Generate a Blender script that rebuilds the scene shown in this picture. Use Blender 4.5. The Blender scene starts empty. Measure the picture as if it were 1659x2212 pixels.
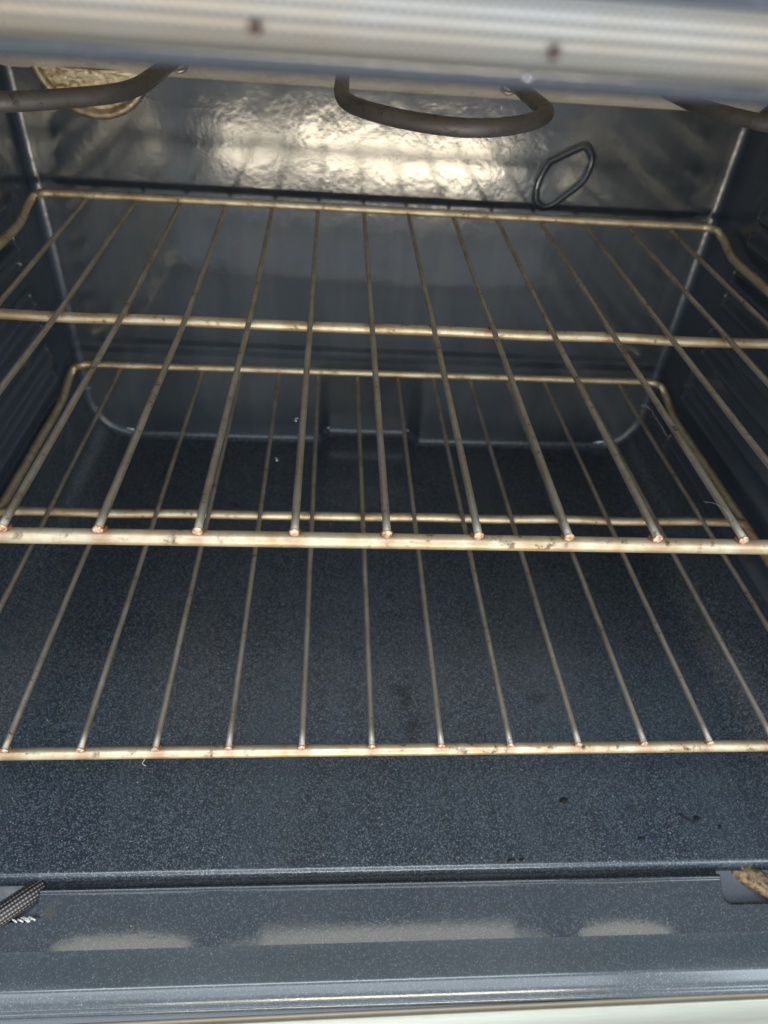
import bpy, bmesh, math, random
from mathutils import Vector, Matrix
random.seed(4)
S = bpy.context.scene
COL = S.collection

# ------------------------------------------------------------------ camera
cam_d = bpy.data.cameras.new("camera")
cam = bpy.data.objects.new("camera", cam_d)
COL.objects.link(cam)
CX, CY, CZ = ((0.996987, -0.044615, 0.063452), (0.018929, -0.653352, -0.756817), (0.075222, 0.755738, -0.650539))
cam.matrix_world = Matrix(((CX[0], -CY[0], -CZ[0], -0.043888),
                           (CX[1], -CY[1], -CZ[1], -0.216948),
                           (CX[2], -CY[2], -CZ[2], 0.197988),
                           (0, 0, 0, 1)))
cam_d.sensor_fit = 'VERTICAL'
cam_d.sensor_height = 36.0
cam_d.lens = 36.0 * 1482.53 / 2212.0
cam_d.clip_start = 0.01
cam_d.clip_end = 100
cam_d.dof.use_dof = True
cam_d.dof.focus_distance = 0.35
cam_d.dof.aperture_fstop = 9.5
S.camera = cam

# ------------------------------------------------------------------ ambient light and lamps
w = bpy.data.worlds.new("World")
S.world = w
w.use_nodes = True
bg = w.node_tree.nodes["Background"]
bg.inputs[0].default_value = (0.80, 0.88, 1.0, 1)
bg.inputs[1].default_value = 0.72
S.view_settings.view_transform = 'Standard'
S.view_settings.look = 'None'
S.view_settings.exposure = 0.45
S.view_settings.gamma = 1.0

def area(name, loc, target, sx, sy, radiance, color, shape='RECTANGLE'):
    l = bpy.data.lights.new(name, 'AREA')
    l.shape = shape
    l.size = sx
    l.size_y = sy
    a = sx * sy * (math.pi / 4 if shape == 'ELLIPSE' else 1)
    l.energy = radiance * math.pi * a
    l.color = color
    o = bpy.data.objects.new(name, l)
    COL.objects.link(o)
    o.location = loc
    o.rotation_euler = (Vector(target) - Vector(loc)).to_track_quat('-Z', 'Y').to_euler()
    return o

WARM = (1.0, 0.86, 0.62)
# low lamps added for sunlit ground: they mirror in the upper back wall
area("reflection_light", (0.06, -1.3, -0.36), (0, 0.43, 0.03), 1.0, 0.12, 3.8, (1.0, 0.93, 0.76))
area("reflection_light", (0.14, -1.28, -0.335), (0, 0.43, 0.05), 0.60, 0.10, 25.0, WARM)
area("reflection_light", (-0.30, -1.28, -0.37), (0, 0.43, 0.03), 0.17, 0.12, 13.0, WARM)
# unseen lamps added high up to mirror bright patches in the sloping sill
T = (0, -0.065, -0.27)
area("reflection_light", (-0.62, -1.2, 1.240), (-0.62, T[1], T[2]), 0.40, 0.062, 2.3, (1.0, 0.95, 0.74), 'ELLIPSE')
area("reflection_light", (0.15, -1.2, 1.262), (0.15, T[1], T[2]), 0.76, 0.055, 1.2, (1.0, 0.97, 0.80))
area("reflection_light", (0.15, -1.21, 1.245), (0.15, T[1], T[2]), 0.98, 0.068, 1.0, (1.0, 0.97, 0.80), 'ELLIPSE')
area("reflection_light", (0.87, -1.2, 1.240), (0.87, T[1], T[2]), 0.29, 0.058, 2.3, (1.0, 0.95, 0.74), 'ELLIPSE')
# broad daylight from the left behind the photographer
area("daylight", (-0.3, -1.7, 0.72), (0, 0.0, -0.2), 2.4, 0.40, 2.8, (0.86, 0.93, 1.0))

area("daylight", (-0.1, -0.85, 1.5), (-0.1, 0.0, -0.25), 1.6, 0.42, 7.0, (0.88, 0.94, 1.0))
area("daylight", (1.25, -1.35, 0.65), (-0.2, 0.2, -0.1), 0.7, 0.7, 5.0, (0.80, 0.90, 1.0))

# ------------------------------------------------------------------ node helpers
def new_mat(name):
    m = bpy.data.materials.new(name)
    m.use_nodes = True
    nt = m.node_tree
    return m, nt, nt.nodes["Principled BSDF"]

def node(nt, kind, **kw):
    n = nt.nodes.new(kind)
    for k, v in kw.items():
        if k.startswith('i_'):
            key = k[2:].replace('_', ' ')
            n.inputs[key].default_value = v
        else:
            setattr(n, k, v)
    return n

def ramp(nt, fac, stops):
    r = nt.nodes.new('ShaderNodeValToRGB')
    e = r.color_ramp.elements
    e[0].position, e[0].color = stops[0]
    e[1].position, e[1].color = stops[-1]
    for p, c in stops[1:-1]:
        x = e.new(p); x.color = c
    nt.links.new(fac, r.inputs[0])
    return r.outputs[0]

def g(v): return (v, v, v, 1)

def mix(nt, fac, a, b, blend='MIX'):
    m = nt.nodes.new('ShaderNodeMix')
    m.data_type = 'RGBA'
    m.blend_type = blend
    L = nt.links
    if hasattr(fac, 'links'): L.new(fac, m.inputs[0])
    else: m.inputs[0].default_value = fac
    for i, v in ((6, a), (7, b)):
        if hasattr(v, 'links'): L.new(v, m.inputs[i])
        else: m.inputs[i].default_value = v
    return m.outputs[2]

def math_n(nt, op, a, b=0.0):
    m = nt.nodes.new('ShaderNodeMath'); m.operation = op
    for i, v in ((0, a), (1, b)):
        if hasattr(v, 'links'): nt.links.new(v, m.inputs[i])
        else: m.inputs[i].default_value = v
    return m.outputs[0]

def bump(nt, h, strength, dist, normal=None):
    b = nt.nodes.new('ShaderNodeBump')
    b.inputs['Strength'].default_value = strength
    b.inputs['Distance'].default_value = dist
    nt.links.new(h, b.inputs['Height'])
    if normal is not None: nt.links.new(normal, b.inputs['Normal'])
    return b.outputs[0]

def enamel(name, base=(0.0095, 0.0135, 0.0185, 1), fleck=0.10, dens=0.32, rough=0.17, peel=0.35, spots=False, dirt=False, big=0.00025, ior=1.62, fb=0.35, film_sheen=0.25, streak=0.0, f1k=0.42, dirtk=0.45, run=(1, 1, 0.10), streak_c=(0.11, 0.12, 0.125, 1)):
    m, nt, P = new_mat(name)
    L = nt.links
    tc = node(nt, 'ShaderNodeTexCoord')
    obj = tc.outputs['Object']
    # pale flecks fired into the glaze
    def flecks(scale, lo, hi, keep):
        v = node(nt, 'ShaderNodeTexVoronoi', i_Scale=scale)
        wn = node(nt, 'ShaderNodeTexNoise', i_Scale=scale * 0.9, i_Detail=2.0)
        L.new(obj, wn.inputs['Vector'])
        vm = node(nt, 'ShaderNodeMix', data_type='VECTOR')
        vm.inputs[0].default_value = 0.0012
        add = node(nt, 'ShaderNodeVectorMath', operation='MULTIPLY_ADD')
        L.new(wn.outputs['Color'], add.inputs[0])
        add.inputs[1].default_value = (0.0011, 0.0011, 0.0011)
        L.new(obj, add.inputs[2])
        L.new(add.outputs[0], v.inputs['Vector'])
        d = ramp(nt, v.outputs['Distance'], [(lo, g(1)), (hi, g(0))])
        sep = node(nt, 'ShaderNodeSeparateColor')
        L.new(v.outputs['Color'], sep.inputs[0])
        k = ramp(nt, sep.outputs[0], [(1 - keep, g(0)), (1.0, g(1))])
        return math_n(nt, 'MULTIPLY', d, k)
    f1 = math_n(nt, 'MULTIPLY', flecks(1000, 0.10, 0.62, min(1.0, dens * 1.9)), f1k)
    f2 = flecks(470, 0.05, 0.24, dens * 0.4)
    ff = math_n(nt, 'MAXIMUM', f1, f2)
    patch = node(nt, 'ShaderNodeTexNoise', i_Scale=14.0, i_Detail=5.0, i_Roughness=0.6)
    L.new(obj, patch.inputs['Vector'])
    c = mix(nt, patch.outputs['Fac'], tuple(x * 0.75 for x in base[:3]) + (1,), tuple(x * 1.3 for x in base[:3]) + (1,))
    c = mix(nt, math_n(nt, 'MULTIPLY', ff, 0.9), c, (fleck * 0.85, fleck * 0.97, fleck * 1.05, 1))
    r0 = ramp(nt, patch.outputs['Fac'], [(0.3, g(rough * 0.85)), (0.7, g(rough * 1.35))])
    # grease mottle; on the back wall it also paints in the floor's reflection
    film_sheen_n = node(nt, 'ShaderNodeTexNoise', i_Scale=6.0, i_Detail=7.0, i_Roughness=0.7, i_Distortion=0.6)
    L.new(obj, film_sheen_n.inputs['Vector'])
    fm = ramp(nt, film_sheen_n.outputs['Fac'], [(0.48, g(0)), (0.72, g(1))])
    c = mix(nt, math_n(nt, 'MULTIPLY', fm, film_sheen), c, (0.050, 0.054, 0.054, 1))
    if streak:   # dried runs down the wall; painted reflection streaks along the floor
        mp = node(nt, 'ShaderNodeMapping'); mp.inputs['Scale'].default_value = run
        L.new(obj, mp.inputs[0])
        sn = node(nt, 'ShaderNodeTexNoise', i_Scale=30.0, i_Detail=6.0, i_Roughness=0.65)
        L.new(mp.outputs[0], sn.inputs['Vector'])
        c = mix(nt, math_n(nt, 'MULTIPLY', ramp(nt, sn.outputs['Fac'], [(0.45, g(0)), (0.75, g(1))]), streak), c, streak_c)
    if dirt:
        st = node(nt, 'ShaderNodeTexNoise', i_Scale=26.0, i_Detail=8.0, i_Roughness=0.7)
        L.new(obj, st.inputs['Vector'])
        sm = ramp(nt, st.outputs['Fac'], [(0.63, g(0)), (0.68, g(1))])
        c = mix(nt, math_n(nt, 'MULTIPLY', sm, dirtk), c, (0.006, 0.0055, 0.005, 1))
    if spots:   # olive smudge beside the left slot
        def blob(x, y, rx, ry):
            s = node(nt, 'ShaderNodeSeparateXYZ'); L.new(obj, s.inputs[0])
            a = math_n(nt, 'POWER', math_n(nt, 'ABSOLUTE', math_n(nt, 'DIVIDE', math_n(nt, 'SUBTRACT', s.outputs[0], x), rx)), 2.0)
            b = math_n(nt, 'POWER', math_n(nt, 'ABSOLUTE', math_n(nt, 'DIVIDE', math_n(nt, 'SUBTRACT', s.outputs[1], y), ry)), 2.0)
            d = math_n(nt, 'ADD', a, b)
            n = node(nt, 'ShaderNodeTexNoise', i_Scale=130.0, i_Detail=5.0); L.new(obj, n.inputs['Vector'])
            d = math_n(nt, 'ADD', d, math_n(nt, 'MULTIPLY', n.outputs['Fac'], 1.8))
            return ramp(nt, d, [(0.85, g(1)), (1.75, g(0))])
        bl = blob(-0.2085, -0.0515, 0.0100, 0.0125)
        c = mix(nt, math_n(nt, 'MULTIPLY', bl, 0.75), c, (0.040, 0.040, 0.026, 1))
    L.new(c, P.inputs['Base Color'])
    L.new(r0, P.inputs['Roughness'])
    P.inputs['IOR'].default_value = ior
    # orange peel
    n1 = node(nt, 'ShaderNodeTexNoise', i_Scale=300.0, i_Detail=3.0, i_Roughness=0.55)
    n2 = node(nt, 'ShaderNodeTexNoise', i_Scale=38.0, i_Detail=2.0, i_Distortion=0.4)
    for n in (n1, n2): L.new(obj, n.inputs['Vector'])
    b1 = bump(nt, n2.outputs['Fac'], 1.0, big * 2)
    b2 = bump(nt, n1.outputs['Fac'], peel, 0.00022, b1)
    b3 = bump(nt, ff, fb, 0.00012, b2)
    L.new(b3, P.inputs['Normal'])
    return m

def rack_metal(name, base, dark, rough=0.42, along=0, stain=0.55, blotch=(0.56, 0.66), metallic=0.6, joints=False):
    m, nt, P = new_mat(name)
    L = nt.links
    tc = node(nt, 'ShaderNodeTexCoord')
    obj = tc.outputs['Object']
    mp = node(nt, 'ShaderNodeMapping')
    mp.inputs['Scale'].default_value = (0.12, 1, 1) if along == 0 else (1, 0.12, 1)
    L.new(obj, mp.inputs[0])
    n1 = node(nt, 'ShaderNodeTexNoise', i_Scale=260.0, i_Detail=6.0, i_Roughness=0.65)
    L.new(mp.outputs[0], n1.inputs['Vector'])
    n2 = node(nt, 'ShaderNodeTexNoise', i_Scale=34.0, i_Detail=6.0, i_Roughness=0.7)
    L.new(obj, n2.inputs['Vector'])
    n3 = node(nt, 'ShaderNodeTexNoise', i_Scale=190.0, i_Detail=5.0, i_Roughness=0.75)
    L.new(obj, n3.inputs['Vector'])
    c = mix(nt, n1.outputs['Fac'], tuple(x * 0.72 for x in base) + (1,), tuple(min(1, x * 1.18) for x in base) + (1,))
    warm = ramp(nt, n2.outputs['Fac'], [(0.42, g(0)), (0.62, g(1))])
    c = mix(nt, math_n(nt, 'MULTIPLY', warm, stain), c, (base[0] * 0.62, base[1] * 0.47, base[2] * 0.33, 1))
    sp = ramp(nt, n3.outputs['Fac'], [(blotch[0], g(0)), (blotch[1], g(1))])
    zone = ramp(nt, n2.outputs['Fac'], [(0.40, g(0.15)), (0.60, g(1))])
    sp = math_n(nt, 'MULTIPLY', sp, zone)
    c = mix(nt, math_n(nt, 'MULTIPLY', sp, 0.9), c, dark + (1,))
    if joints:   # heat and rust tint left by the welds, one every 40 mm
        s = node(nt, 'ShaderNodeSeparateXYZ'); L.new(obj, s.inputs[0])
        t = math_n(nt, 'ADD', math_n(nt, 'DIVIDE', s.outputs[0], 0.04), 20.5)
        d = math_n(nt, 'PINGPONG', t, 0.5)
        d = math_n(nt, 'ADD', d, math_n(nt, 'MULTIPLY', math_n(nt, 'SUBTRACT', n3.outputs['Fac'], 0.5), 0.22))
        jm = ramp(nt, d, [(0.03, g(1)), (0.15, g(0))])
        inside = math_n(nt, 'LESS_THAN', math_n(nt, 'ABSOLUTE', s.outputs[0]), 0.28)
        c = mix(nt, math_n(nt, 'MULTIPLY', math_n(nt, 'MULTIPLY', jm, inside), 0.42), c, (0.30, 0.15, 0.085, 1))
    L.new(c, P.inputs['Base Color'])
    P.inputs['Metallic'].default_value = metallic
    r = ramp(nt, n1.outputs['Fac'], [(0.3, g(rough * 0.8)), (0.7, g(rough * 1.3))])
    L.new(mix(nt, sp, r, g(0.85)), P.inputs['Roughness'])
    b = bump(nt, n1.outputs['Fac'], 0.5, 0.00015)
    b = bump(nt, sp, 0.6, 0.0003, b)
    b = bump(nt, n2.outputs['Fac'], 0.5, 0.0006, b)
    L.new(b, P.inputs['Normal'])
    return m

M_wall = enamel("enamel_wall", base=(0.033, 0.042, 0.053, 1), peel=0.22, rough=0.10, fleck=0.10, dens=0.3, big=0.00012, fb=0.12, film_sheen=0.85, streak=0.30)
M_side = enamel("enamel_side", base=(0.044, 0.059, 0.080, 1), peel=0.5, rough=0.2, fleck=0.08, dens=0.22)
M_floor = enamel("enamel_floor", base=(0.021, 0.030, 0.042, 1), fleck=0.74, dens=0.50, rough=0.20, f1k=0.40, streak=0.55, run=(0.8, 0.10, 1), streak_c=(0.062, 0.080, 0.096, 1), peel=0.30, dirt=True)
M_sill = enamel("enamel_sill", base=(0.013, 0.019, 0.026, 1), fleck=0.26, dens=0.40, rough=0.045, fb=0.03, peel=0.03, spots=True, big=0.00001)
M_lip = enamel("enamel_lip", base=(0.060, 0.070, 0.086, 1), fleck=0.18, dens=0.3, rough=0.22, peel=0.2)
M_rod = rack_metal("rack_rod_metal", (0.62, 0.545, 0.39), (0.05, 0.025, 0.015), rough=0.42, along=0, stain=0.7, metallic=0.7, joints=True)
M_frame = rack_metal("rack_frame_metal", (0.62, 0.545, 0.39), (0.05, 0.025, 0.015), rough=0.42, along=0, stain=0.7, metallic=0.7)
M_wire = rack_metal("rack_wire_metal", (0.46, 0.435, 0.37), (0.040, 0.025, 0.018), rough=0.47, along=1, stain=0.55, blotch=(0.575, 0.65), metallic=0.75)
M_element = rack_metal("element_sheath", (0.125, 0.119, 0.114), (0.04, 0.03, 0.026), rough=0.50, along=0, metallic=0.5)

def rusty():
    m, nt, P = new_mat("cut_wire_end_metal")
    tc = node(nt, 'ShaderNodeTexCoord')
    n = node(nt, 'ShaderNodeTexNoise', i_Scale=700.0, i_Detail=3.0)
    nt.links.new(tc.outputs['Object'], n.inputs['Vector'])
    c = ramp(nt, n.outputs['Fac'], [(0.35, (0.34, 0.15, 0.07, 1)), (0.55, (0.66, 0.46, 0.30, 1)), (0.7, (0.78, 0.70, 0.58, 1))])
    nt.links.new(c, P.inputs['Base Color'])
    P.inputs['Metallic'].default_value = 0.55
    P.inputs['Roughness'].default_value = 0.38
    nt.links.new(bump(nt, n.outputs['Fac'], 0.6, 0.0004), P.inputs['Normal'])
    return m
M_end = rusty()

def rust_stain():
    m, nt, P = new_mat("weld_rust")
    tc = node(nt, 'ShaderNodeTexCoord')
    n = node(nt, 'ShaderNodeTexNoise', i_Scale=900.0, i_Detail=4.0)
    nt.links.new(tc.outputs['Object'], n.inputs['Vector'])
    c = ramp(nt, n.outputs['Fac'], [(0.35, (0.05, 0.02, 0.012, 1)), (0.6, (0.22, 0.09, 0.03, 1)), (0.75, (0.45, 0.25, 0.12, 1))])
    nt.links.new(c, P.inputs['Base Color'])
    P.inputs['Metallic'].default_value = 0.3
    P.inputs['Roughness'].default_value = 0.6
    nt.links.new(bump(nt, n.outputs['Fac'], 0.8, 0.0005), P.inputs['Normal'])
    return m
M_weld = rust_stain()

def cove_mat():   # roof enamel; pale base paints in reflected outside light, with hammered sheen
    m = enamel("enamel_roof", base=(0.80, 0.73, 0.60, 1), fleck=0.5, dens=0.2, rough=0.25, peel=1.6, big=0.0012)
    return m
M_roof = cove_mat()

def gasket_mat(name, a, b, rib_axis, scale, metallic=0.3):
    m, nt, P = new_mat(name)
    L = nt.links
    tc = node(nt, 'ShaderNodeTexCoord')
    mp = node(nt, 'ShaderNodeMapping')
    L.new(tc.outputs['UV'], mp.inputs[0])
    w1 = node(nt, 'ShaderNodeTexWave', i_Scale=1.0, i_Distortion=0.6)
    w1.bands_direction = 'X'
    w1.inputs['Detail'].default_value = 1.0
    w2 = node(nt, 'ShaderNodeTexWave', i_Scale=1.0, i_Distortion=0.4)
    w2.bands_direction = 'Y'
    m1 = node(nt, 'ShaderNodeMapping'); m1.inputs['Scale'].default_value = (scale[0], scale[0] * 0.0, 1)
    m2 = node(nt, 'ShaderNodeMapping'); m2.inputs['Scale'].default_value = (1, scale[1], 1)
    for mm, ww in ((m1, w1), (m2, w2)):
        L.new(tc.outputs['UV'], mm.inputs[0]); L.new(mm.outputs[0], ww.inputs['Vector'])
    k = math_n(nt, 'MULTIPLY', w1.outputs['Fac'], w2.outputs['Fac'])
    k2 = math_n(nt, 'ADD', math_n(nt, 'MULTIPLY', k, 0.65), math_n(nt, 'MULTIPLY', w2.outputs['Fac'], 0.35))
    n = node(nt, 'ShaderNodeTexNoise', i_Scale=30.0, i_Detail=5.0)
    L.new(tc.outputs['Object'], n.inputs['Vector'])
    aa = mix(nt, ramp(nt, n.outputs['Fac'], [(0.42, g(0)), (0.62, g(1))]), a, (a[0], a[1] * 0.86, a[2] * 0.66, 1))
    c = mix(nt, k2, b, aa)
    L.new(c, P.inputs['Base Color'])
    P.inputs['Metallic'].default_value = metallic
    P.inputs['Roughness'].default_value = 0.5
    L.new(bump(nt, k2, 1.0, 0.0004), P.inputs['Normal'])
    return m
M_gasket = gasket_mat("gasket_weave", (0.52, 0.50, 0.46, 1), (0.11, 0.11, 0.105, 1), 0, (205, 5.027))
M_mesh = gasket_mat("dark_wire_mesh", (0.30, 0.28, 0.27, 1), (0.008, 0.008, 0.010, 1), 0, (190, 5.0), 0.6)

def simple(name, c1, c2, scale, rough, metallic=0.0, b=0.0003, det=5.0):
    m, nt, P = new_mat(name)
    tc = node(nt, 'ShaderNodeTexCoord')
    n = node(nt, 'ShaderNodeTexNoise', i_Scale=scale, i_Detail=det, i_Roughness=0.65)
    nt.links.new(tc.outputs['Object'], n.inputs['Vector'])
    c = ramp(nt, n.outputs['Fac'], [(0.38, c1 + (1,)), (0.62, c2 + (1,))])
    nt.links.new(c, P.inputs['Base Color'])
    P.inputs['Metallic'].default_value = metallic
    P.inputs['Roughness'].default_value = rough
    nt.links.new(bump(nt, n.outputs['Fac'], 0.7, b), P.inputs['Normal'])
    return m
M_fibre = simple("rusty_fibre", (0.06, 0.04, 0.022), (0.30, 0.21, 0.12), 330, 0.9, b=0.001)
M_tuft = simple("glass_fibre", (0.42, 0.42, 0.42), (0.75, 0.74, 0.72), 500, 0.8)
M_black = simple("black_void", (0.004, 0.004, 0.004), (0.012, 0.01, 0.009), 120, 0.8)
M_hole = simple("dark_clip_metal", (0.02, 0.015, 0.014), (0.08, 0.05, 0.04), 300, 0.6, 0.4)
M_crumb = simple("burnt_crumb_black", (0.002, 0.002, 0.002), (0.012, 0.009, 0.007), 900, 0.75)
M_lint = simple("white_lint", (0.5, 0.5, 0.48), (0.8, 0.8, 0.78), 900, 0.9)
M_steel = simple("bright_screw_steel", (0.6, 0.6, 0.62), (0.85, 0.85, 0.88), 400, 0.25, 1.0)

def trim_mat():
    m, nt, P = new_mat("cream_steel_trim")
    L = nt.links
    tc = node(nt, 'ShaderNodeTexCoord')
    s = node(nt, 'ShaderNodeSeparateXYZ'); L.new(tc.outputs['Object'], s.inputs[0])
    n = node(nt, 'ShaderNodeTexNoise', i_Scale=90.0, i_Detail=6.0, i_Roughness=0.7)
    L.new(tc.outputs['Object'], n.inputs['Vector'])
    mp = node(nt, 'ShaderNodeMapping'); mp.inputs['Scale'].default_value = (0.04, 1, 1)
    L.new(tc.outputs['Object'], mp.inputs[0])
    n2 = node(nt, 'ShaderNodeTexNoise', i_Scale=900.0, i_Detail=4.0); L.new(mp.outputs[0], n2.inputs['Vector'])
    c = mix(nt, n2.outputs['Fac'], (0.36, 0.37, 0.31, 1), (0.46, 0.47, 0.39, 1))
    edge = ramp(nt, math_n(nt, 'ADD', s.outputs[1], math_n(nt, 'MULTIPLY', n.outputs['Fac'], 0.004)), [(0.0008, g(0)), (0.0042, g(1))])
    c = mix(nt, math_n(nt, 'MULTIPLY', edge, 0.8), c, (0.30, 0.23, 0.14, 1))
    L.new(c, P.inputs['Base Color'])
    P.inputs['Metallic'].default_value = 0.35
    P.inputs['Roughness'].default_value = 0.42
    L.new(bump(nt, n2.outputs['Fac'], 0.3, 0.0001), P.inputs['Normal'])
    return m
M_trim = trim_mat()

def lamp_mat():
    m, nt, P = new_mat("amber_lamp_glass")
    tc = node(nt, 'ShaderNodeTexCoord')
    mp = node(nt, 'ShaderNodeMapping')
    mp.inputs['Rotation'].default_value = (0, 0.7, 0)
    mp.inputs['Scale'].default_value = (1, 1, 2.6)
    nt.links.new(tc.outputs['Object'], mp.inputs[0])
    n = node(nt, 'ShaderNodeTexNoise', i_Scale=150.0, i_Detail=4.0, i_Distortion=0.8)
    nt.links.new(mp.outputs[0], n.inputs['Vector'])
    c = ramp(nt, n.outputs['Fac'], [(0.35, (0.35, 0.24, 0.13, 1)), (0.5, (0.85, 0.68, 0.42, 1)), (0.62, (0.97, 0.90, 0.66, 1))])
    nt.links.new(c, P.inputs['Base Color'])
    P.inputs['Metallic'].default_value = 0.15
    P.inputs['Roughness'].default_value = 0.2
    nt.links.new(bump(nt, n.outputs['Fac'], 1.0, 0.003), P.inputs['Normal'])
    return m
M_lamp = lamp_mat()
M_bezel = simple("aged_tan_metal", (0.26, 0.20, 0.14), (0.48, 0.40, 0.30), 150, 0.4, 0.7)

# ------------------------------------------------------------------ mesh helpers
def link(name, bm, m, parent=None, smooth=True, loc=(0, 0, 0)):
    me = bpy.data.meshes.new(name)
    bm.to_mesh(me); bm.free()
    for p in me.polygons: p.use_smooth = smooth
    me.materials.append(m)
    o = bpy.data.objects.new(name, me)
    COL.objects.link(o)
    o.location = loc
    if parent: o.parent = parent
    return o

def thing(name, label, cat, loc=(0, 0, 0), rot=(0, 0, 0), group=None):
    o = bpy.data.objects.new(name, None)
    o.empty_display_size = 0.05
    COL.objects.link(o)
    o.location = loc; o.rotation_euler = rot
    o['label'] = label; o['category'] = cat
    if group: o['group'] = group
    return o

def catmull(pts, n=8):
    P = [Vector(p) for p in pts]
    P = [2 * P[0] - P[1]] + P + [2 * P[-1] - P[-2]]
    out = []
    for i in range(1, len(P) - 2):
        a, b, c, d = P[i - 1:i + 3]
        for k in range(n):
            t = k / n
            out.append(0.5 * ((2 * b) + (c - a) * t + (2 * a - 5 * b + 4 * c - d) * t * t + (3 * b - a - 3 * c + d) * t ** 3))
    out.append(P[-2])
    return out

def tube(pts, r, seg=16, closed=False, caps=True, bm=None, wob=0.0, flat=1.0, uv=False):
    bm = bm or bmesh.new()
    pts = [Vector(p) for p in pts]
    n = len(pts)
    rings = []
    up = None
    acc = [0.0]
    for i in range(1, n): acc.append(acc[-1] + (pts[i] - pts[i - 1]).length)
    for i, p in enumerate(pts):
        if closed: t = pts[(i + 1) % n] - pts[i - 1]
        else: t = pts[min(i + 1, n - 1)] - pts[max(i - 1, 0)]
        t.normalize()
        if up is None:
            up = Vector((0, 0, 1)) if abs(t.z) < 0.9 else Vector((0, 1, 0))
        s = t.cross(up).normalized()
        u = s.cross(t).normalized()
        up = u
        rr = (r[i] if isinstance(r, (list, tuple)) else r)
        rr *= 1 + wob * math.sin(acc[min(i, n - 1)] * 340 + pts[0].x * 90) * 0.5
        rings.append([bm.verts.new(p + s * (math.cos(a) * rr) + u * (math.sin(a) * rr * flat)) for a in (2 * math.pi * k / seg for k in range(seg))])
    layer = bm.loops.layers.uv.new() if uv else None
    for i in range(n if closed else n - 1):
        A, B = rings[i], rings[(i + 1) % n]
        for k in range(seg):
            f = bm.faces.new((A[k], A[(k + 1) % seg], B[(k + 1) % seg], B[k]))
            if uv:
                co = ((acc[i], k / seg), (acc[i], (k + 1) / seg), (acc[(i + 1) % n], (k + 1) / seg), (acc[(i + 1) % n], k / seg))
                for lp, c in zip(f.loops, co): lp[layer].uv = c
    if caps and not closed:
        bm.faces.new(rings[0]); bm.faces.new(rings[-1][::-1])
    bmesh.ops.recalc_face_normals(bm, faces=bm.faces)
    return bm

def sheet(rows, bm=None):
    """rows of equal length lists of points -> quads"""
    bm = bm or bmesh.new()
    V = [[bm.verts.new(p) for p in r] for r in rows]
    for i in range(len(V) - 1):
        for j in range(len(V[0]) - 1):
            bm.faces.new((V[i][j], V[i][j + 1], V[i + 1][j + 1], V[i + 1][j]))
    return bm

def arc(cx, cz, r, a0, a1, n):
    return [(cx + r * math.cos(math.radians(a0 + (a1 - a0) * k / n)), cz + r * math.sin(math.radians(a0 + (a1 - a0) * k / n))) for k in range(n + 1)]

def sstep(a, b, x):
    t = max(0.0, min(1.0, (x - a) / (b - a)))
    return t * t * (3 - 2 * t)

# ------------------------------------------------------------------ the oven
XW, YB, ZF, ZC, ZR = 0.310, 0.435, -0.257, 0.0915, 0.186
oven = thing("oven", "open oven cavity lined with dark blue speckled enamel around the two wire racks", "oven")

def rec(x, z):
    """shallow recess low in the middle of the back wall"""
    if x < 0: fx = sstep(-0.0615, -0.0485, x)
    else: fx = 1 - sstep(0.0395, 0.056, x)
    fz = 1 - sstep(-0.235, -0.150, z)
    return 0.0165 * fx * fz

RC = 0.050   # rounded lower corner
FR = 0.0075  # fillet round the back wall
prof = [(-XW, ZF + RC + 0.01)] + arc(-XW + RC, ZF + RC, RC, 180, 270, 14)
prof += [(-XW + RC + (2 * XW - 2 * RC) * k / 130, ZF) for k in range(1, 130)]
prof += arc(XW - RC, ZF + RC, RC, 270, 360, 14) + [(XW, ZF + RC + 0.01)]

def inset(pt, d):
    x, z = pt
    if z >= ZF + RC: return (x - math.copysign(d, x), z)
    if abs(x) > XW - RC:
        c = Vector((math.copysign(XW - RC, x), ZF + RC)); v = Vector((x, z)) - c
        v = v * ((RC - d) / RC)
        return (c.x + v.x, c.y + v.y)
    return (x, z + d)

YF = -0.0365
rows = []
for a in (0, 20, 40, 60, 80, 90):      # rounded front edge of the floor pan
    ra = math.radians(a)
    y = YF - 0.0032 * math.cos(ra) + 0.0032; dz = 0.0032 * (1 - math.sin(ra))
    row = []
    for pt in prof:
        x, z = inset(pt, -dz)
        row.append((x, y, z))
    rows.append(row)
def skirt(pt):     # flat collar that squares off the rounded corners
    x, z = pt
    if abs(x) > XW - RC and z < ZF + RC:
        cx, cz = math.copysign(XW - RC, x), ZF + RC
        vx, vz = (x - cx) / RC, (z - cz) / RC
        k = (RC + 0.010) / max(abs(vx), abs(vz))
        return (cx + vx * k, YF, cz + vz * k)
    q = inset(pt, -0.010)
    return (q[0], YF, q[1])
rows.insert(0, [skirt(pt) for pt in prof])
for y in [YF + 0.01 + (YB - FR - YF - 0.01) * k / 16 for k in range(17)]:
    rows.append([(x, y + (rec(x, z) if k else 0), z) for k, (x, z) in ((y > 0.40, q) for q in prof)])
for a in (20, 40, 60, 80, 90):
    ra = math.radians(a)
    d = FR * (1 - math.cos(ra))
    rows.append([(inset(q, d)[0], YB - FR + FR * math.sin(ra) + rec(*q), inset(q, d)[1]) for q in prof])
link("floor_pan", sheet(rows), M_floor, oven)

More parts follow.
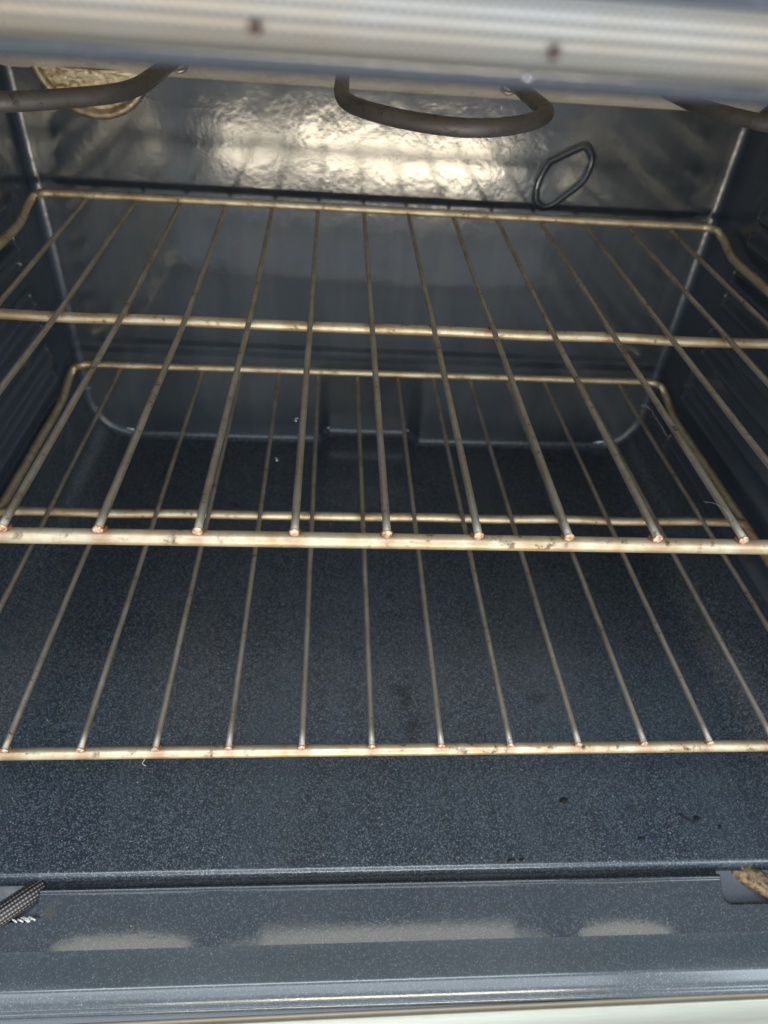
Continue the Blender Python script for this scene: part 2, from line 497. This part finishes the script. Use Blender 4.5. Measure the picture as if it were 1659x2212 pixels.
# back wall: height field clipped to the rounded outline
bm = bmesh.new()
NX, NZ = 240, 130
x0, x1, z0, z1 = -XW + FR, XW - FR, ZF + FR, ZC + 0.012
V = {}
for j in range(NZ + 1):
    z = z0 + (z1 - z0) * j / NZ
    # half width at this height
    hw = x1
    if z < ZF + RC:
        dz = ZF + RC - z
        rr = RC - FR
        hw = (XW - RC) + math.sqrt(max(0.0, rr * rr - dz * dz))
    for i in range(NX + 1):
        x = -hw + 2 * hw * i / NX
        wav = 0.0007 * math.sin(x * 9 + 1) * math.sin(z * 13)
        e = min(1, (hw - abs(x)) / 0.02, (z - z0) / 0.02)
        V[i, j] = bm.verts.new((x, YB + rec(x, z) + wav * max(0, e), z))
for j in range(NZ):
    for i in range(NX):
        bm.faces.new((V[i, j], V[i + 1, j], V[i + 1, j + 1], V[i, j + 1]))
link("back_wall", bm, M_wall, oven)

# side walls with a vertical fillet into the back wall
for sgn in (-1, 1):
    cs = [(sgn * XW, YF)] + [(sgn * XW, YF + (YB - FR - YF) * k / 20) for k in range(1, 21)]
    cs += [(sgn * (XW - FR + FR * math.cos(math.radians(a))), YB - FR + FR * math.sin(math.radians(a))) for a in (20, 40, 60, 80, 90)]
    zs = [ZF + RC + 0.0101 + (ZR - ZF - RC - 0.0101) * k / 24 for k in range(25)]
    link("side_wall", sheet([[(x, y, z) for x, y in cs] for z in zs]), M_side, oven)

# ceiling with the sloping cove that drops to the back wall
cpro = [(-0.083, ZR), (0.05, ZR), (0.2, ZR), (0.33, ZR)] + [(0.33 + 0.02 * math.sin(math.radians(a)), ZR - 0.02 + 0.02 * math.cos(math.radians(a))) for a in (15, 30, 45)]
cpro += [(YB - 0.006 - (0.0) , ZC + 0.004), (YB + 0.004, ZC)]
link("ceiling", sheet([[(x, y, z) for x in [-XW - 0.002 + (2 * XW + 0.004) * k / 12 for k in range(13)]] for y, z in cpro]), M_roof, oven)

# rack guides pressed into both side walls
def guide(sgn, zc, y1, y0=0.0):
    bm = bmesh.new()
    rows = []
    NY, NZZ = 60, 34
    H = 0.021
    for j in range(NZZ + 1):
        dz = -H + 2 * H * j / NZZ
        row = []
        for i in range(NY + 1):
            t = i / NY
            y = y0 + (y1 - y0) * (0.5 - 0.5 * math.cos(math.pi * t)) if False else y0 + (y1 - y0) * t ** 0.7
            fy = sstep(y0, y0 + 0.015, y) * (1 - sstep(y1 - 0.014, y1, y))
            h = 0.0080 * (math.exp(-((dz - 0.0105) / 0.0042) ** 2) + math.exp(-((dz + 0.0105) / 0.0042) ** 2))
            e = min(1, (H - abs(dz)) / 0.004)
            row.append((sgn * (XW - 0.0004 - h * fy * e), y, zc + dz))
        rows.append(row)
    return sheet(rows, bm)
for sgn in (-1, 1):
    for zc, y1 in ((-0.033, 0.372), (-0.082, 0.374), (-0.134, 0.378), (-0.183, 0.372), (0.022, 0.37), (0.074, 0.37)):
        link("rack_guide", guide(sgn, zc, y1), M_side, oven)

# pressed ring in the back wall
ring = [(0.141, 0.0477), (0.1546, 0.0551), (0.1683, 0.0613), (0.1753, 0.0569), (0.1782, 0.0489), (0.1746, 0.0339), (0.1626, 0.0219), (0.1477, 0.0103), (0.1367, 0.0134), (0.1339, 0.0263), (0.1364, 0.038)]
rp = catmull([(x, YB - 0.0002, z) for x, z in ring + [ring[0]]], 5)[:-1]
bm = bmesh.new()
n = len(rp)
cen = sum(rp, Vector()) / n
prev = None
R_ = []
for i in range(n):
    t = (rp[(i + 1) % n] - rp[i - 1]).normalized()
    nrm = t.cross(Vector((0, 1, 0))).normalized()
    rr = []
    for k in range(11):
        u = -1 + 2 * k / 10
        h = 0.0021 * (0.5 + 0.5 * math.cos(math.pi * u))
        rr.append(bm.verts.new(rp[i] + nrm * (u * 0.0040) + Vector((0, -h - 0.0002, 0))))
    R_.append(rr)
for i in range(n):
    for k in range(10):
        bm.faces.new((R_[i][k], R_[i][k + 1], R_[(i + 1) % n][k + 1], R_[(i + 1) % n][k]))
bmesh.ops.recalc_face_normals(bm, faces=bm.faces)
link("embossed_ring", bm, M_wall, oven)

# ---- front frame: header, stiles, sill
def ext(profile, xa, xb, nx=2, holes=None):
    """profile = list of (y,z) swept along x"""
    xs = [xa + (xb - xa) * k / nx for k in range(nx + 1)]
    bm = sheet([[(x, y, z) for x in xs] for y, z in profile])
    return bm
frame = bpy.data.objects.new("front_frame", None)
COL.objects.link(frame); frame.parent = oven

# header bead (rolled lip) then face going up
hp = [(-0.083, ZR)] + [(-0.0835 + 0.0036 * math.sin(math.radians(a)), 0.1815 - 0.0036 * math.cos(math.radians(a))) for a in (80, 60, 40, 20, 0, -20, -40, -60, -80)]
hp += [(-0.0866, 0.183), (-0.0866, 0.20), (-0.088, 0.24), (-0.092, 0.26)]
link("header", ext(hp, -0.38, 0.38, 4), M_lip, frame)
for sgn in (-1, 1):
    sp = [(sgn * (XW + 0.0008), -0.028), (sgn * (XW + 0.0008), -0.038), (sgn * (XW + 0.002), -0.08), (sgn * (XW + 0.005), -0.084), (sgn * 0.38, -0.0865)]
    link("stile", sheet([[(x, y, z) for z in (-0.29, -0.2, 0.0, 0.1, 0.24)] for x, y in sp]), M_lip, frame)

# sill: groove, second edge, slope to the crease, flat band
def fil(c, r, a0, a1, n=5):
    return [(c[0] + r * math.cos(math.radians(a0 + (a1 - a0) * k / n)), c[1] + r * math.sin(math.radians(a0 + (a1 - a0) * k / n))) for k in range(n + 1)]
s_up = [(-0.0300, -0.2630), (-0.0388, -0.2633), (-0.0402, -0.2636), (-0.0412, -0.2624)] + fil((-0.0429, -0.2614), 0.0014, 10, 145, 7) + [(-0.0445, -0.2614)]
s_up += [(-0.0712, -0.26071 - 0.5095 * (0.0712 - 0.04305))]
ys = s_up
nx = 150
xs = [-0.36 + 0.72 * k / nx for k in range(nx + 1)]
bm = bmesh.new()
def zat(y):
    for (ya, za), (yb, zb) in zip(s_up[99:], s_up[100:]):
        if yb <= y <= ya: return za + (zb - za) * (ya - y) / (ya - yb)
    return -0.26071 - 0.5095 * (-0.04305 - y)
YN = -0.0572  # front end of the slots
rows = []
tail = [(-0.0450 - 0.0262 * k / 22) for k in range(0, 23)]
pf = s_up[:13] + [(y, zat(y)) for y in tail]
Vr = []
def slot_inside(x, y):
    xl, xr = -0.2165, 0.2135
    if y < YN or y > -0.0385: return False
    rc = 0.006
    for edge, s in ((xl, -1), (xr, 1)):
        d = (x - edge) * s
        if d > 0:
            if y < YN + rc and d < rc:
                return (rc - d) ** 2 + (YN + rc - y) ** 2 < rc * rc
            return True
    return False
fine = sorted(set([round(-0.36 + 0.72 * k / 60, 5) for k in range(61)] + [round(s * (0.2135 + 0.0005 * k), 5) for k in range(-6, 22) for s in (-1, 1)]))
V = [[bm.verts.new((x, y, z)) for x in fine] for y, z in pf]
for i in range(len(V) - 1):
    for j in range(len(fine) - 1):
        xm = (fine[j] + fine[j + 1]) / 2; ym = (pf[i][0] + pf[i + 1][0]) / 2
        if slot_inside(xm, ym): continue
        bm.faces.new((V[i][j], V[i][j + 1], V[i + 1][j + 1], V[i + 1][j]))
for v in [v for v in bm.verts if not v.link_faces]: bm.verts.remove(v)
# turn the slot rims down
bed = [e for e in bm.edges if e.is_boundary and all(YN - 0.001 <= v.co.y < -0.0405 and 0.205 < abs(v.co.x) < 0.355 for v in e.verts)]
r = bmesh.ops.extrude_edge_only(bm, edges=bed)
for v in [x for x in r['geom'] if isinstance(x, bmesh.types.BMVert)]:
    v.co.z -= 0.004; v.co.x += math.copysign(0.0007, v.co.x)
bmesh.ops.recalc_face_normals(bm, faces=bm.faces)
sill = link("sill", bm, M_sill, frame)
# pocket under the slots
for sgn in (-1, 1):
    link("slot_pocket", sheet([[(sgn * x, y, z) for x in (0.21, 0.3, 0.36)] for y, z in ((-0.036, -0.2662), (-0.039, -0.2680), (-0.046, -0.2705), (-0.060, -0.2735), (-0.066, -0.2735))]), M_lip, frame)

# lower band of the sill and its rolled front rim
b_ = [(-0.0711, -0.2752), (-0.0724, -0.2754), (-0.0760, -0.2756), (-0.082, -0.2757), (-0.0900, -0.2759)]
b_ += [(-0.0912, -0.2762), (-0.0921, -0.2768), (-0.0935, -0.2779), (-0.0952, -0.2793), (-0.0966, -0.2804), (-0.0974, -0.2812), (-0.0980, -0.2822)]
b_ += [(-0.0986, -0.2828), (-0.0996, -0.2831), (-0.1006, -0.2837), (-0.1013, -0.2846), (-0.1017, -0.2858), (-0.1019, -0.290), (-0.1019, -0.32)]
link("sill_rim", ext(b_, -0.38, 0.38, 4), enamel("enamel_rim", base=(0.060, 0.075, 0.085, 1), fleck=0.36, dens=0.40, rough=0.16, peel=0.06, big=0.00005), frame)

# rusty seam and cream trim below the rim
tr = link("outer_trim", ext([(0.0032, -0.0022), (0.0034, 0.0), (0.0028, 0.0005), (0.0020, 0.0002), (0.0006, 0.0000), (0.0002, 0.0006), (-0.0004, 0.0009), (-0.0010, 0.0007), (-0.0016, 0.0002), (-0.01, -0.0004), (-0.03, -0.003), (-0.045, -0.03)], -0.42, 0.42, 6), M_trim, oven)
tr.location = (0.0, -0.1062, -0.2864)
tr.rotation_euler = (0, 0, math.radians(0.5))

# ---- door gasket along the header
pts = [(-0.36 + 0.72 * k / 120, -0.0935, 0.1868) for k in range(121)]
gb = tube(pts, 0.0047, 144, uv=True)
# longitudinal ribs as geometry
for v in gb.verts:
    c = Vector((v.co.x, -0.0935, 0.1868)); d = v.co - c
    a = math.atan2(d.z, d.y)
    v.co = c + d * (1 + 0.04 * math.cos(16 * a))
gask = link("door_gasket", gb, M_gasket, oven)
for (x, z, yy) in ((-0.0560, 0.1856, -0.0990), (-0.0128, 0.1851, -0.0990)):
    bm = bmesh.new()
    bmesh.ops.create_uvsphere(bm, u_segments=12, v_segments=8, radius=0.0010)
    for v in bm.verts: v.co.y *= 0.5
    link("gasket_clip", bm, M_hole, gask, loc=(x, yy + 0.0005, z))
bm = bmesh.new()
bmesh.ops.create_uvsphere(bm, u_segments=12, v_segments=8, radius=0.0011)
for v in bm.verts: v.co.z *= 0.6
link("screw_head", bm, M_steel, frame, loc=(-0.0135, -0.0865, 0.1803))

for sgn in (-1, 1):     # the same gasket down both sides of the opening
    link("side_gasket", tube([(sgn * 0.337, -0.0915, 0.180 - 0.43 * k / 40) for k in range(41)], 0.0062, 32, uv=True), M_gasket, gask)
# gasket ends showing in the sill slots
def rope(name, pts, r, m):
    return link(name, tube(catmull(pts, 10), r, 20, uv=True), m, oven)
g1 = rope("gasket_end", [(-0.2185, -0.0380, -0.2675), (-0.226, -0.046, -0.2640), (-0.240, -0.058, -0.2630), (-0.262, -0.074, -0.266)], 0.0062, M_mesh)
g1['label'] = "dark braided wire mesh gasket end"
g2 = rope("gasket_end", [(0.2310, -0.0345, -0.2710), (0.242, -0.0435, -0.2680), (0.255, -0.052, -0.2660), (0.279, -0.056, -0.266)], 0.0072, M_fibre)
g2['label'] = "rusty brown fibre gasket end"
bm = bmesh.new()
for k in range(16):
    a = Vector((-0.2165 - random.random() * 0.013, -0.0560 - random.random() * 0.0014, -0.2640))
    b = a + Vector((0.005 * (random.random() - 0.2), -0.002 * random.random(), -0.0006 + 0.0008 * random.random()))
    tube([a, (a + b) / 2 + Vector((0, 0, 0.0005)), b], 0.0005, 5, bm=bm)
tuft = link("glass_fibre_tuft", bm, M_tuft, oven)

# ---- broil element
bp = [(-0.255, 0.30), (-0.254, 0.20), (-0.247, 0.150), (-0.228, 0.126), (-0.205, 0.120), (-0.187, 0.1235), (-0.168, 0.136), (-0.150, 0.1530), (-0.1425, 0.172),
      (-0.1405, 0.200), (-0.140, 0.25), (-0.139, 0.315), (-0.130, 0.345), (-0.092, 0.357), (-0.053, 0.345), (-0.044, 0.315), (-0.0427, 0.250),
      (-0.0430, 0.192), (-0.0385, 0.166), (-0.026, 0.148), (-0.008, 0.1345), (0.012, 0.1290), (0.030, 0.1350), (0.046, 0.149), (0.0575, 0.166), (0.0615, 0.182), (0.0610, 0.205),
      (0.060, 0.25), (0.061, 0.315), (0.070, 0.345), (0.108, 0.357), (0.148, 0.345), (0.157, 0.310), (0.158, 0.25), (0.160, 0.224), (0.168, 0.203), (0.181, 0.184), (0.20, 0.170), (0.225, 0.162), (0.245, 0.170), (0.256, 0.195), (0.258, 0.25), (0.258, 0.31)]
link("broil_element", tube(catmull([(x, y, 0.130) for x, y in bp], 5), 0.0040, 18), M_element, oven)
for x, y in ((-0.14, 0.27), (0.06, 0.27)):     # hanging brackets up to the ceiling
    bm = bmesh.new()
    tube([(x - 0.004, y, 0.124), (x - 0.006, y, 0.13), (x - 0.006, y, ZR), ], 0.0012, 8, bm=bm)
    tube([(x + 0.004, y, 0.124), (x + 0.006, y, 0.13), (x + 0.006, y, ZR), ], 0.0012, 8, bm=bm)
    tube([(x - 0.004, y, 0.124), (x, y, 0.1225), (x + 0.004, y, 0.124)], 0.0012, 8, bm=bm)
    link("element_bracket", bm, M_bezel, oven)

# ---- oven lamp, low edge showing under the cove
lamp = bpy.data.objects.new("oven_lamp", None)
COL.objects.link(lamp); lamp.parent = oven; lamp.location = (-0.241, YB, 0.1085)
def lathe(profile, seg=48, clip=ZC - 0.1085 + 0.0045):
    bm = bmesh.new()
    R = [[bm.verts.new((r * math.cos(a), -d, r * math.sin(a))) for a in (2 * math.pi * k / seg for k in range(seg))] for r, d in profile]
    for A, B in zip(R, R[1:]):
        for k in range(seg): bm.faces.new((A[k], A[(k + 1) % seg], B[(k + 1) % seg], B[k]))
    if profile[-1][0] < 0.002: bm.faces.new(R[-1])
    bmesh.ops.bisect_plane(bm, geom=bm.verts[:] + bm.edges[:] + bm.faces[:], plane_co=(0, 0, clip), plane_no=(0, 0, 1), clear_outer=True)
    bmesh.ops.recalc_face_normals(bm, faces=bm.faces)
    return bm
link("bezel", lathe([(0.049, 0.0002), (0.0487, 0.003), (0.047, 0.0048), (0.044, 0.0048), (0.0415, 0.003), (0.041, 0.0005)]), M_bezel, lamp)
link("lamp_glass", lathe([(0.0413, 0.0010), (0.036, 0.0035), (0.028, 0.0065), (0.018, 0.0085), (0.008, 0.0095), (0.001, 0.0097)]), M_lamp, lamp)

# ------------------------------------------------------------------ racks
YM, YBK = 0.2042, 0.4171
def rack(loc, rz, label, fo, mo, bo, ends):
    root = thing("oven_rack", label, "oven rack", loc, (0, 0, rz), "wire oven racks slid into the oven")
    zr = -0.0054
    rc = 0.012
    X = 0.300
    path = []
    def corner(cx, cy, a0, a1, z0_, z1_):
        for k in range(7):
            t = k / 6; a = math.radians(a0 + (a1 - a0) * t)
            path.append((cx + rc * math.cos(a), cy + rc * math.sin(a), z0_ + (z1_ - z0_) * t))
    # side rods and the raised back rod are one bent rod, closed by the front rod
    path += [(-X, 0.012, zr)] + [(-X, 0.012 + (0.352 - 0.012) * k / 12, zr) for k in range(1, 13)]
    path += [(-X, 0.366, zr + 0.0007), (-X, 0.378, zr + 0.0035), (-X, 0.391, zr + 0.0078), (-X, YBK - rc, 0.0045)]
    corner(-X + rc, YBK - rc, 180, 90, 0.0047, 0.0049)
    path += [(-X + rc + (2 * X - 2 * rc) * k / 24, YBK - 0.0006 * math.sin(math.pi * k / 24), 0.0049) for k in range(1, 24)]
    corner(X - rc, YBK - rc, 90, 0, 0.0049, 0.0047)
    path += [(X, YBK - rc, 0.0045), (X, 0.391, zr + 0.0078), (X, 0.378, zr + 0.0035), (X, 0.366, zr + 0.0007)]
    path += [(X, 0.352 + (0.012 - 0.352) * k / 12, zr) for k in range(13)]
    link("frame_rod", tube(path, 0.0034, 16), M_frame, root)
    fr = []
    for k in range(7):
        a = math.radians(180 + 90 * k / 6); fr.append((-X + rc + rc * math.cos(a), rc + rc * math.sin(a), zr))
    fr += [(-X + rc + (2 * X - 2 * rc) * k / 30, 0, zr) for k in range(1, 30)]
    for k in range(7):
        a = math.radians(270 + 90 * k / 6); fr.append((X - rc + rc * math.cos(a), rc + rc * math.sin(a), zr))
    link("front_rod", tube(fr, 0.0034, 24), M_rod, root)
    link("cross_rod", tube([(-X + (2 * X) * k / 40, YM + 0.0004 * math.sin(k * 0.9), zr + 0.0003 * math.sin(k * 0.7)) for k in range(41)], 0.0034, 20), M_rod, root)
    for i in range(14):
        x = (i - 6.5) * 0.04
        xf, xm, xb = x + fo[i] / 1000, x + mo[i] / 1000, x + bo[i] / 1000
        c = catmull([(xf, -0.0012, 0.0), (xf + (xm - xf) * 0.5, YM * 0.5, 0.0004 * math.sin(i * 2.1)), (xm, YM, 0.0), ((xm + xb) / 2, (YM + YBK) / 2, 0.0004 * math.sin(i * 1.3 + 1)), (xb, YBK - 0.012, 0.0002), (xb, YBK + 0.0005, 0.0002)], 9)
        wob = 0.02
        wo = link("wire", tube(c, 0.00175, 14, wob=wob), M_wire, root)
        # cut end: slightly domed disc with a burr, a sub-part of its wire
        bm = bmesh.new()
        rs = [0.00215, 0.0022, 0.0019, 0.0012]
        ds = [0.0, 0.00035, 0.00065, 0.0008]
        RR = []
        for r_, d_ in zip(rs, ds):
            RR.append([bm.verts.new((xf + r_ * (1 + 0.10 * math.sin(3 * a + i)) * math.cos(a), -0.0012 - d_, r_ * (1.06 if math.sin(a) < 0 else 1) * math.sin(a))) for a in (2 * math.pi * k / 14 for k in range(14))])
        for A, B in zip(RR, RR[1:]):
            for k in range(14): bm.faces.new((A[k], A[(k + 1) % 14], B[(k + 1) % 14], B[k]))
        bm.faces.new(RR[-1])
        bmesh.ops.recalc_face_normals(bm, faces=bm.faces)
        link("cut_end", bm, M_end, wo)
        # weld beads where the wire sits on the rods
        for yy, xx, s in ((0.0012, xf, 1.0), (YM, xm, 0.75)):
            bm = bmesh.new()
            bmesh.ops.create_icosphere(bm, subdivisions=2, radius=0.0025 * s)
            rng = random.Random(i * 7 + int(yy * 1000))
            for v in bm.verts:
                v.co.x *= 1.15 + 0.2 * rng.random(); v.co.z *= 0.35 + 0.2 * rng.random(); v.co.y *= 1.05
            link("weld", bm, M_weld, wo, loc=(xx + 0.0006 * (rng.random() - 0.3), yy, -0.0019))
    return root

fU = [0.8, 0.8, 0.8, -0.7, 0.0, 0.3, -0.3, -0.6, -0.6, -0.5, -0.8, -0.8, -0.8, -0.8]
mU = [3.2, 2.6, 1.8, 1.2, 1.0, -0.3, -0.5, -0.2, -0.6, -1.1, -0.1, -0.7, -0.1, -0.1]
bU = [-0.9, 0.0, -1.4, -2.1, -1.5, -1.4, -0.4, -0.7, -0.2, 0.3, 0.3, 1.2, 1.2, 1.2]
fL = [-1.9, -1.7, -1.3, -0.8, -0.5, 0.4, 0.1, 0.2, 0.7, 1.3, 1.1, 1.6, 1.6, 1.6]
bL = [2.2, 2.4, 2.6, 1.2, -0.1, 0.2, 0.0, 2.0, -0.9, -2.1, -2.6, -3.0, -2.2, -1.7]
mL = [(a + b) / 2 for a, b in zip(fL, bL)]
rack((0, 0, 0), 0, "upper wire rack with rusty cut wire ends, close to the camera", fU, mU, bU, 0)
rack((0.00105, -0.0069, -0.1586), 0.00448, "lower wire rack just above the speckled oven floor", fL, mL, bL, 0)

# ------------------------------------------------------------------ crumbs and lint
def crumb(loc, sx, sy, sz, rz, label, seed):
    bm = bmesh.new()
    bmesh.ops.create_icosphere(bm, subdivisions=2, radius=1.0)
    rng = random.Random(seed)
    for v in bm.verts:
        k = 0.65 + 0.6 * rng.random()
        v.co = Vector((v.co.x * sx * k, v.co.y * sy * k, max(-0.3, v.co.z) * sz * k))
    o = link("burnt_crumb", bm, M_crumb, None, loc=loc)
    o.rotation_euler.z = rz
    o['label'] = label; o['category'] = "crumb"; o['group'] = "burnt crumbs on the oven floor"
    return o
Z = ZF + 0.0003
CR = [
    (0.1207, 0.0071, 0.0028, 0.0022, 0.3, "rounded black crumb on the oven floor, furthest back, just below the lower rack's front rod"),
    (0.2036, -0.0065, 0.0062, 0.0010, -0.7, "thin slanting black crumb on the floor at right"),
    (0.2110, -0.0070, 0.0028, 0.0018, 0.4, "round black crumb just right of the slanting one"),
    (0.1671, -0.0197, 0.0028, 0.0013, 0.1, "flat black crumb left of and in front of the slanting crumb"),
    (0.0762, -0.0320, 0.0030, 0.0013, 0.0, "left crumb of the pair by the floor's front edge"),
    (0.0826, -0.0320, 0.0016, 0.0014, 0.2, "right crumb of the pair by the floor's front edge"),
    (0.2251, -0.0129, 0.0020, 0.0012, 0.5, "black crumb on the floor nearest the right slot"),
]
for k, (x, y, sx, sy, rz, lb) in enumerate(CR):
    crumb((x, y, Z), sx, sy, 0.0008, rz, lb, k + 3)

def lint(pts, r, label, cat="lint"):
    o = link("lint_fibre", tube(catmull(pts, 6), r, 6), M_lint)
    o['label'] = label; o['category'] = cat; o['group'] = "white lint fibres caught on the racks"
    return o
lint([(-0.0620, 0.0830, 0.0022), (-0.0635, 0.0815, 0.0032), (-0.0628, 0.0795, 0.0026), (-0.0640, 0.0785, 0.0038)], 0.00012, "tiny white lint curl on the upper rack's middle left wire")
lint([(-0.0935, 0.2625, -0.1562), (-0.0920, 0.2605, -0.1550), (-0.0925, 0.2585, -0.1560), (-0.0905, 0.2590, -0.1553)], 0.0004, "small pale lint speck on a lower rack wire, far back")
lint([(0.1290, 0.0220, 0.0025), (0.1325, 0.0170, 0.0050), (0.1352, 0.0110, 0.0045), (0.1355, 0.0050, 0.0025)], 0.00004, "fine curved hair beside the rightmost cut wire end of the upper rack")
lint([(-0.1450, -0.0080, -0.1600), (-0.1462, -0.0105, -0.1660), (-0.1480, -0.0108, -0.1700), (-0.1470, -0.0102, -0.1740)], 0.00012, "short white hair hanging from the lower rack's front rod")
